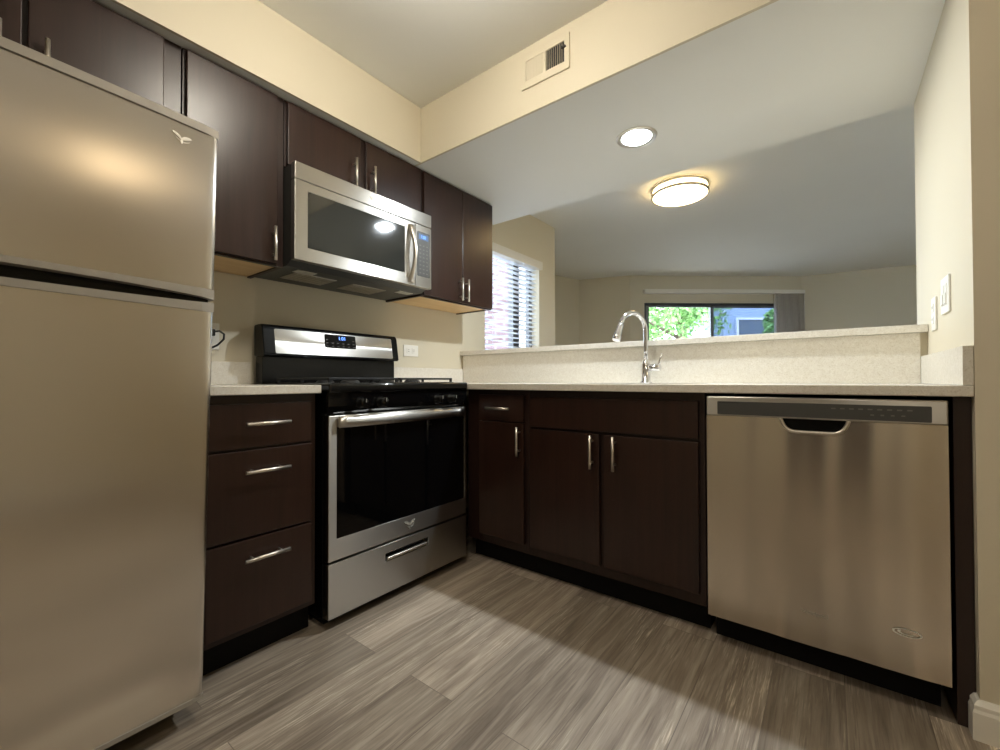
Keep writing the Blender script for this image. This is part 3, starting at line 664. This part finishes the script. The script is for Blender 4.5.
for k, (ya, yb_) in enumerate(((-.765, -.432), (-.418, -.085))):
    b = B(); zt = .9395; zb = .9195
    for x in (.175, .595): b.box(x - .005, x + .005, ya, yb_, zt - .009, zt, .002)
    for y in (ya + .005, yb_ - .005): b.box(.175, .595, y - .005, y + .005, zt - .009, zt, .002)
    yc = (ya + yb_) / 2; b.box(.18, .59, yc - .0045, yc + .0045, zt - .008, zt, .002)
    for x in (.285, .485): b.box(x - .0045, x + .0045, ya + .005, yb_ - .005, zt - .008, zt, .002)
    for x in (.175, .385, .595):
        for y in (ya + .006, yb_ - .006): b.box(x - .005, x + .005, y - .005, y + .005, zb, zt - .005)
    b.done('grate', M['blackr'], rg)
    for x in (.285, .485): b = B(); b.lathe([(0, .0105), (.03, .0105), (.036, .007), (.04, .0), ], (x, yc, .9193), 28); b.done('burner', M['blackr'], rg)

# ------------------------------------------------------------------ microwave
MX = .405; MB, MT = 1.426, 1.8335
mw = thing('microwave', 'stainless over-the-range microwave mounted above the gas range', 'microwave', (.2, (YR + YL) / 2, MB))
y0, y1 = YL + .001, YR - .001
b = B(); b.prism([(.004, 1.412), (.325, 1.412), (.372, 1.432), (.372, MT - .002), (.004, MT - .002)], 'y', y0 + .004, y1 - .004); b.done('body', M['darkp'], mw)
b = B()
for yy in (-.62, -.33):
    b.box(.10, .25, yy - .10, yy + .10, 1.4085, 1.4115)
    for k in range(9): b.box(.105, .245, yy - .09 + k * .0225 - .002, yy - .09 + k * .0225 + .002, 1.4065, 1.4084)
b.done('grease_filter', M['steel_h'], mw)
for yy in (-.695, -.135): b = B(); b.box(.255, .305, yy - .045, yy + .045, 1.408, 1.4115, .001); b.done('task_lamp_lens', M['lens'], mw)
b = B(); b.box(.3725, MX, y0, y1, 1.7625, MT - .001, .003); tb = b.done('top_vent_panel', M['steel_h'], mw)
b = B(); swoosh(b, 0, 0, .030, lambda u, v, w: Vector((MX + w, -.430 + u, 1.800 + v))); text_bm(b, 'Whirlpool', .014, lambda u, v, w: Vector((MX + .0005 + w, -.375 + u, 1.798 + v))); b.done('lettering', M['badge'], tb)
b = B(); z0, z1 = MB + .001, 1.7595; wy0, wy1, wz0, wz1 = -.748, -.232, 1.484, 1.722; dy1 = -.163
b.frame(.3725, MX, y0, dy1, z0, z1, wy0, wy1, wz0, wz1); b.box(.3725, .39, wy0 - .0005, wy1 + .0005, wz0 - .0005, wz1 + .0005)
md = b.done('door', M['steel_h'], mw)
b = B(); b.prism(rrect(wy0 + .001, wy1 - .001, wz0 + .001, wz1 - .001, .010), 'x', .3905, MX - .0008); b.done('window', M['glassd'], md)
b = B(); rows = []; n = 16
for k in range(n + 1):
    s_ = k / n; z = 1.440 + .300 * s_; x = MX + .006 + .034 * math.sin(PI * s_); w = .010 + .008 * (1 - math.sin(PI * s_))
    rows.append([b.bm.verts.new(v) for v in ((x - .008, -.192 - w, z), (x + .004, -.192 - w * .8, z), (x + .009, -.192, z), (x + .004, -.192 + w * .8, z), (x - .008, -.192 + w, z))])
for p, q in zip(rows, rows[1:]):
    for i in range(5): f = b.bm.faces.new((p[i], p[(i + 1) % 5], q[(i + 1) % 5], q[i])); f.smooth = i in (1, 2)
b.bm.faces.new(rows[0][::-1]); b.bm.faces.new(rows[-1]); b.done('handle', M['nickel'], md)
b = B(); b.box(.3725, MX, dy1 + .002, y1, z0, z1, .003); pn = b.done('control_panel', M['steel_h'], mw)
b = B(); b.prism(rrect(-.147, -.060, 1.484, 1.724, .006), 'x', MX + .0002, MX + .0014); b.done('key_pad', M['darkp'], pn)
b = B(); b.prism(rrect(-.138, -.070, 1.682, 1.712, .003), 'x', MX + .0014, MX + .0018); b.done('display', M['blue2'], pn)
b = B(); text_bm(b, '1:01', .022, lambda u, v, w: Vector((MX + .0021 + w, -.104 + u, 1.697 + v))); b.done('clock_digits', M['blue'], pn)
b = B()
for i in range(3):
    for j in range(8):
        yy = -.128 + i * .024; zz = 1.503 + j * .021; b.box(MX + .0014, MX + .0017, yy - .006, yy + .006, zz - .003, zz + .003)
b.done('key_labels', M['mark2'], pn)

# ------------------------------------------------------------------ dishwasher
dx0, dx1, DY = 1.786, 2.384, -.022
dw = thing('dishwasher', 'stainless dishwasher with a pocket handle under the right end of the countertop', 'dishwasher', ((dx0 + dx1) / 2, .3, 0))
b = B(); b.box(dx0 + .006, dx1 - .006, .02, .60, .10, .862); b.done('tub', M['toe'], dw)
b = B(); b.box(dx0 + .01, dx1 - .01, .060, .58, .0, .0995); b.done('toe_kick', M['toe'], dw)
hx0, hx1 = 2.006, 2.176
b = B(); zb, zt = .103, .8025
# door skin, slightly bowed, with a pocket cut under the fascia
n = 24; rows = []
fr_y = lambda x: DY - .004 * math.sin(PI * (x - dx0) / (dx1 - dx0))
xs = sorted(set([dx0 + (dx1 - dx0) * k / n for k in range(n + 1)] + [hx0, hx1]))
pocket = lambda x: (.8025 - .040 * (1 - (abs((x - (hx0 + hx1) / 2)) / ((hx1 - hx0) / 2)) ** 7)) if hx0 < x < hx1 else .8025
xs = sorted(set(xs + [hx0 + (hx1 - hx0) * (1 - math.cos(PI * k / 40)) / 2 for k in range(1, 40)] + [hx0 + .002, hx0 + .005, hx1 - .002, hx1 - .005]))
wav = lambda x, z: fr_y(x) - .0011 * math.sin(2 * PI * ((x - dx0) / .23 + .10 * math.sin(2.4 * z + .5))) - .0005 * math.sin(2 * PI * (x / .105 + .2 * math.sin(3.1 * z)))
xs = sorted(set(xs + [dx0 + (dx1 - dx0) * k / 90 for k in range(91)])); NZ = 24
G = [[b.bm.verts.new((x, wav(x, zb + (pocket(x) - zb) * j / NZ), zb + (pocket(x) - zb) * j / NZ)) for j in range(NZ + 1)] for x in xs]
for p, q in zip(G, G[1:]):
    for j in range(NZ): f = b.bm.faces.new((p[j], q[j], q[j + 1], p[j + 1])); f.smooth = True
G = [[b.bm.verts.new(v.co) for v in p] for p in G]
K = [(b.bm.verts.new((x, .019, zb)), b.bm.verts.new((x, .019, pocket(x)))) for x in xs]
for i in range(len(xs) - 1):
    for q in ((K[i][0], K[i + 1][0], G2[i + 1][0], G2[i][0]) for G2 in (G,)): b.bm.faces.new(q)
    b.bm.faces.new((K[i][1], K[i + 1][1], K[i + 1][0], K[i][0])); b.bm.faces.new((G[i][NZ], G[i + 1][NZ], K[i + 1][1], K[i][1]))
b.bm.faces.new((K[0][0], *G[0], K[0][1])); b.bm.faces.new((K[-1][1], *G[-1][::-1], K[-1][0]))
dd_ = b.done('door', M['steel_d'], dw)
b = B(); b.box(dx0, dx1, DY - .006, .019, .803, .870, .004, 3); b.done('fascia', M['steel_h'], dw)
fas = [o for o in dw.children if o.name.startswith('fascia')][0]
b = B(); b.prism(rrect(1.822, 2.352, .8085, .8530, .003), 'y', DY - .0075, DY - .0062); b.done('control_strip', M['darkp'], fas)
b = B()
for i in range(9): b.box(2.135 + i * .021, 2.135 + i * .021 + .011, DY - .0079, DY - .0076, .838, .842)
for i in range(4): b.box(2.225 + i * .022, 2.225 + i * .022 + .008, DY - .0079, DY - .0076, .822, .826)
b.done('control_lettering', M['mark2'], fas); b = B(); b.box(1.828, 1.888, DY - .0079, DY - .0076, .8475, .8505); b.done('status_strip', M['slot'], fas)
b = B(); b.box(hx0 + .004, hx1 - .004, .004, .017, .765, .802); b.done('handle_pocket', M['blackm'], dd_)
P = []
for k in range(41):
    s_ = (1 - math.cos(PI * k / 40)) / 2; x = hx0 + (hx1 - hx0) * s_; u = abs(2 * s_ - 1); P.append((x, DY - .006, .8025 - .040 * (1 - u ** 7)))
b = B(); b.tube(P, .0055, 12); b.done('handle', M['nickel'], dd_)
# oval sticker badge
b = B(); n = 32
def oval(u, v, w): return Vector((2.297 + u, fr_y(2.297) - .0022 - w, .2195 + v))
for k in range(n):
    a0, a1 = 2 * PI * k / n, 2 * PI * (k + 1) / n
    q = [b.bm.verts.new(oval(r * math.cos(a), r * .36 * math.sin(a), .0006)) for r, a in ((.031, a0), (.031, a1), (.0265, a1), (.0265, a0))]; b.bm.faces.new(q)
for k in range(14):
    a0, a1 = math.radians(150 + 170 * k / 14), math.radians(150 + 170 * (k + 1) / 14)
    q = [b.bm.verts.new(oval(r * math.cos(a), r * .36 * math.sin(a) + .001, .0006)) for r, a in ((.020, a0), (.020, a1), (.0145, a1), (.0145, a0))]; b.bm.faces.new(q)
b.done('badge', M['white'], dd_)
b = B(); text_bm(b, 'Whirlpool', .016, lambda u, v, w: Vector((2.088 + u, fr_y(2.08) - .0018 - w, .205 + v))); b.done('lettering', M['steel_h'], dd_)

# ------------------------------------------------------------------ ceiling fixtures and vent
def drum(name, c, r, mat, label, h=.075):
    t = thing(name, label, 'ceiling light', c)
    b = B(); b.lathe([(0, -.004), (r * .93, -.004), (r * .93, -.0005), (0, -.0005)], c, 56); b.done('mounting_plate', M['white'], t)
    b = B(); b.lathe([(r * .95, -.005), (r * .955, -h + .012), (r * .90, -h), (r * .5, -h - .012), (0, -h - .016)], c, 56); b.done('diffuser', mat, t)
    for z in (-.012, -h + .014):
        b = B(); rr = r; pr = [(rr * .965, z - .008), (rr * 1.02, z - .008), (rr * 1.02, z + .008), (rr * .965, z + .008), (rr * .965, z - .008)]; b.lathe(pr, c, 56); b.done('band', M['nickel'], t)
    return t
drum('ceiling_light', (1.222, 1.800, LC), .205, M['lamp_d'], 'glowing drum ceiling light with two metal bands beyond the pass-through')
drum('ceiling_light', (1.25, -.90, KC), .13, M['lamp_k'], 'deep glowing drum ceiling light over the kitchen floor', .16)
drum('ceiling_light', (3.15, -.86, KC), .09, M['fill_h'], 'unseen deep drum fill light added in the hall beside the kitchen', .12)  # added fill light, out of frame, placed to put a warm streak on the fridge
drum('ceiling_light', (2.6, -2.9, KC), .17, M['fill_b'], 'unseen drum fill light added behind the camera near the dark door', .10)  # added out of frame to brighten the fronts of the sink run
rc = (1.391, .394, SZ)
t = thing('recessed_downlight', 'small round recessed downlight in the dropped ceiling above the sink', 'ceiling light', rc)
b = B(); b.lathe([(.070, -.002), (.078, -.007), (.094, -.004), (.096, -.0005), (.070, -.0005), (.070, -.002)], rc, 48); b.done('trim_ring', M['nickel'], t)
b = B(); b.lathe([(.0695, -.001), (.069, -.0035), (.028, -.0050)], rc, 40); b.done('lens', M['lamp_ro'], t)
b = B(); b.lathe([(.028, -.0050), (.015, -.0058), (0, -.0060)], rc, 40); b.done('led_module', M['lamp_r'], t)
# vent on the beam face
vx0, vx1, vz0, vz1 = 1.046, 1.288, 2.229, 2.379
t = thing('air_vent', 'beige metal air register on the beam face above the downlight', 'vent', ((vx0 + vx1) / 2, BEAM0, (vz0 + vz1) / 2))
b = B(); yb0 = BEAM0 - .008; yf = BEAM0 - .0005
b.box(vx0, vx0 + .024, yb0, yf, vz0, vz1, .002); b.box(vx1 - .024, vx1, yb0, yf, vz0, vz1, .002); b.box(vx0 + .022, vx1 - .022, yb0, yf, vz0, vz0 + .034, .002); b.box(vx0 + .022, vx1 - .022, yb0, yf, vz1 - .028, vz1, .002); b.box(1.161, 1.174, yb0, yf, vz0 + .03, vz1 - .024, .001)
b.done('frame', M['wall'], t)
b = B(); b.box(vx0 + .02, vx1 - .02, yf - .0008, yf, vz0 + .03, vz1 - .024); b.done('backing', M['slot'], t)
b = B()
for k in range(11):
    x = vx0 + .026 + k * .0083; b.prism([(x, yb0 + .002), (x + .0062, yf - .001), (x + .0069, yf - .001), (x + .0012, yb0 + .002)], 'z', vz0 + .032, vz1 - .026)
b.done('louver', M['wall'], t)
b = B()
for k in range(8):
    x = 1.178 + k * .0105; b.prism([(x, yf - .001), (x + .001, yf - .001), (x + .0016, yb0 + .001), (x + .0006, yb0 + .001)], 'z', vz0 + .032, vz1 - .026)
b.done('louver', M['wall'], t)
b = B(); b.box(vx1 - .034, vx1 - .014, yb0 - .010, yb0 + .002, 2.319, 2.325, .001); b.done('lever', M['darkp'], t)
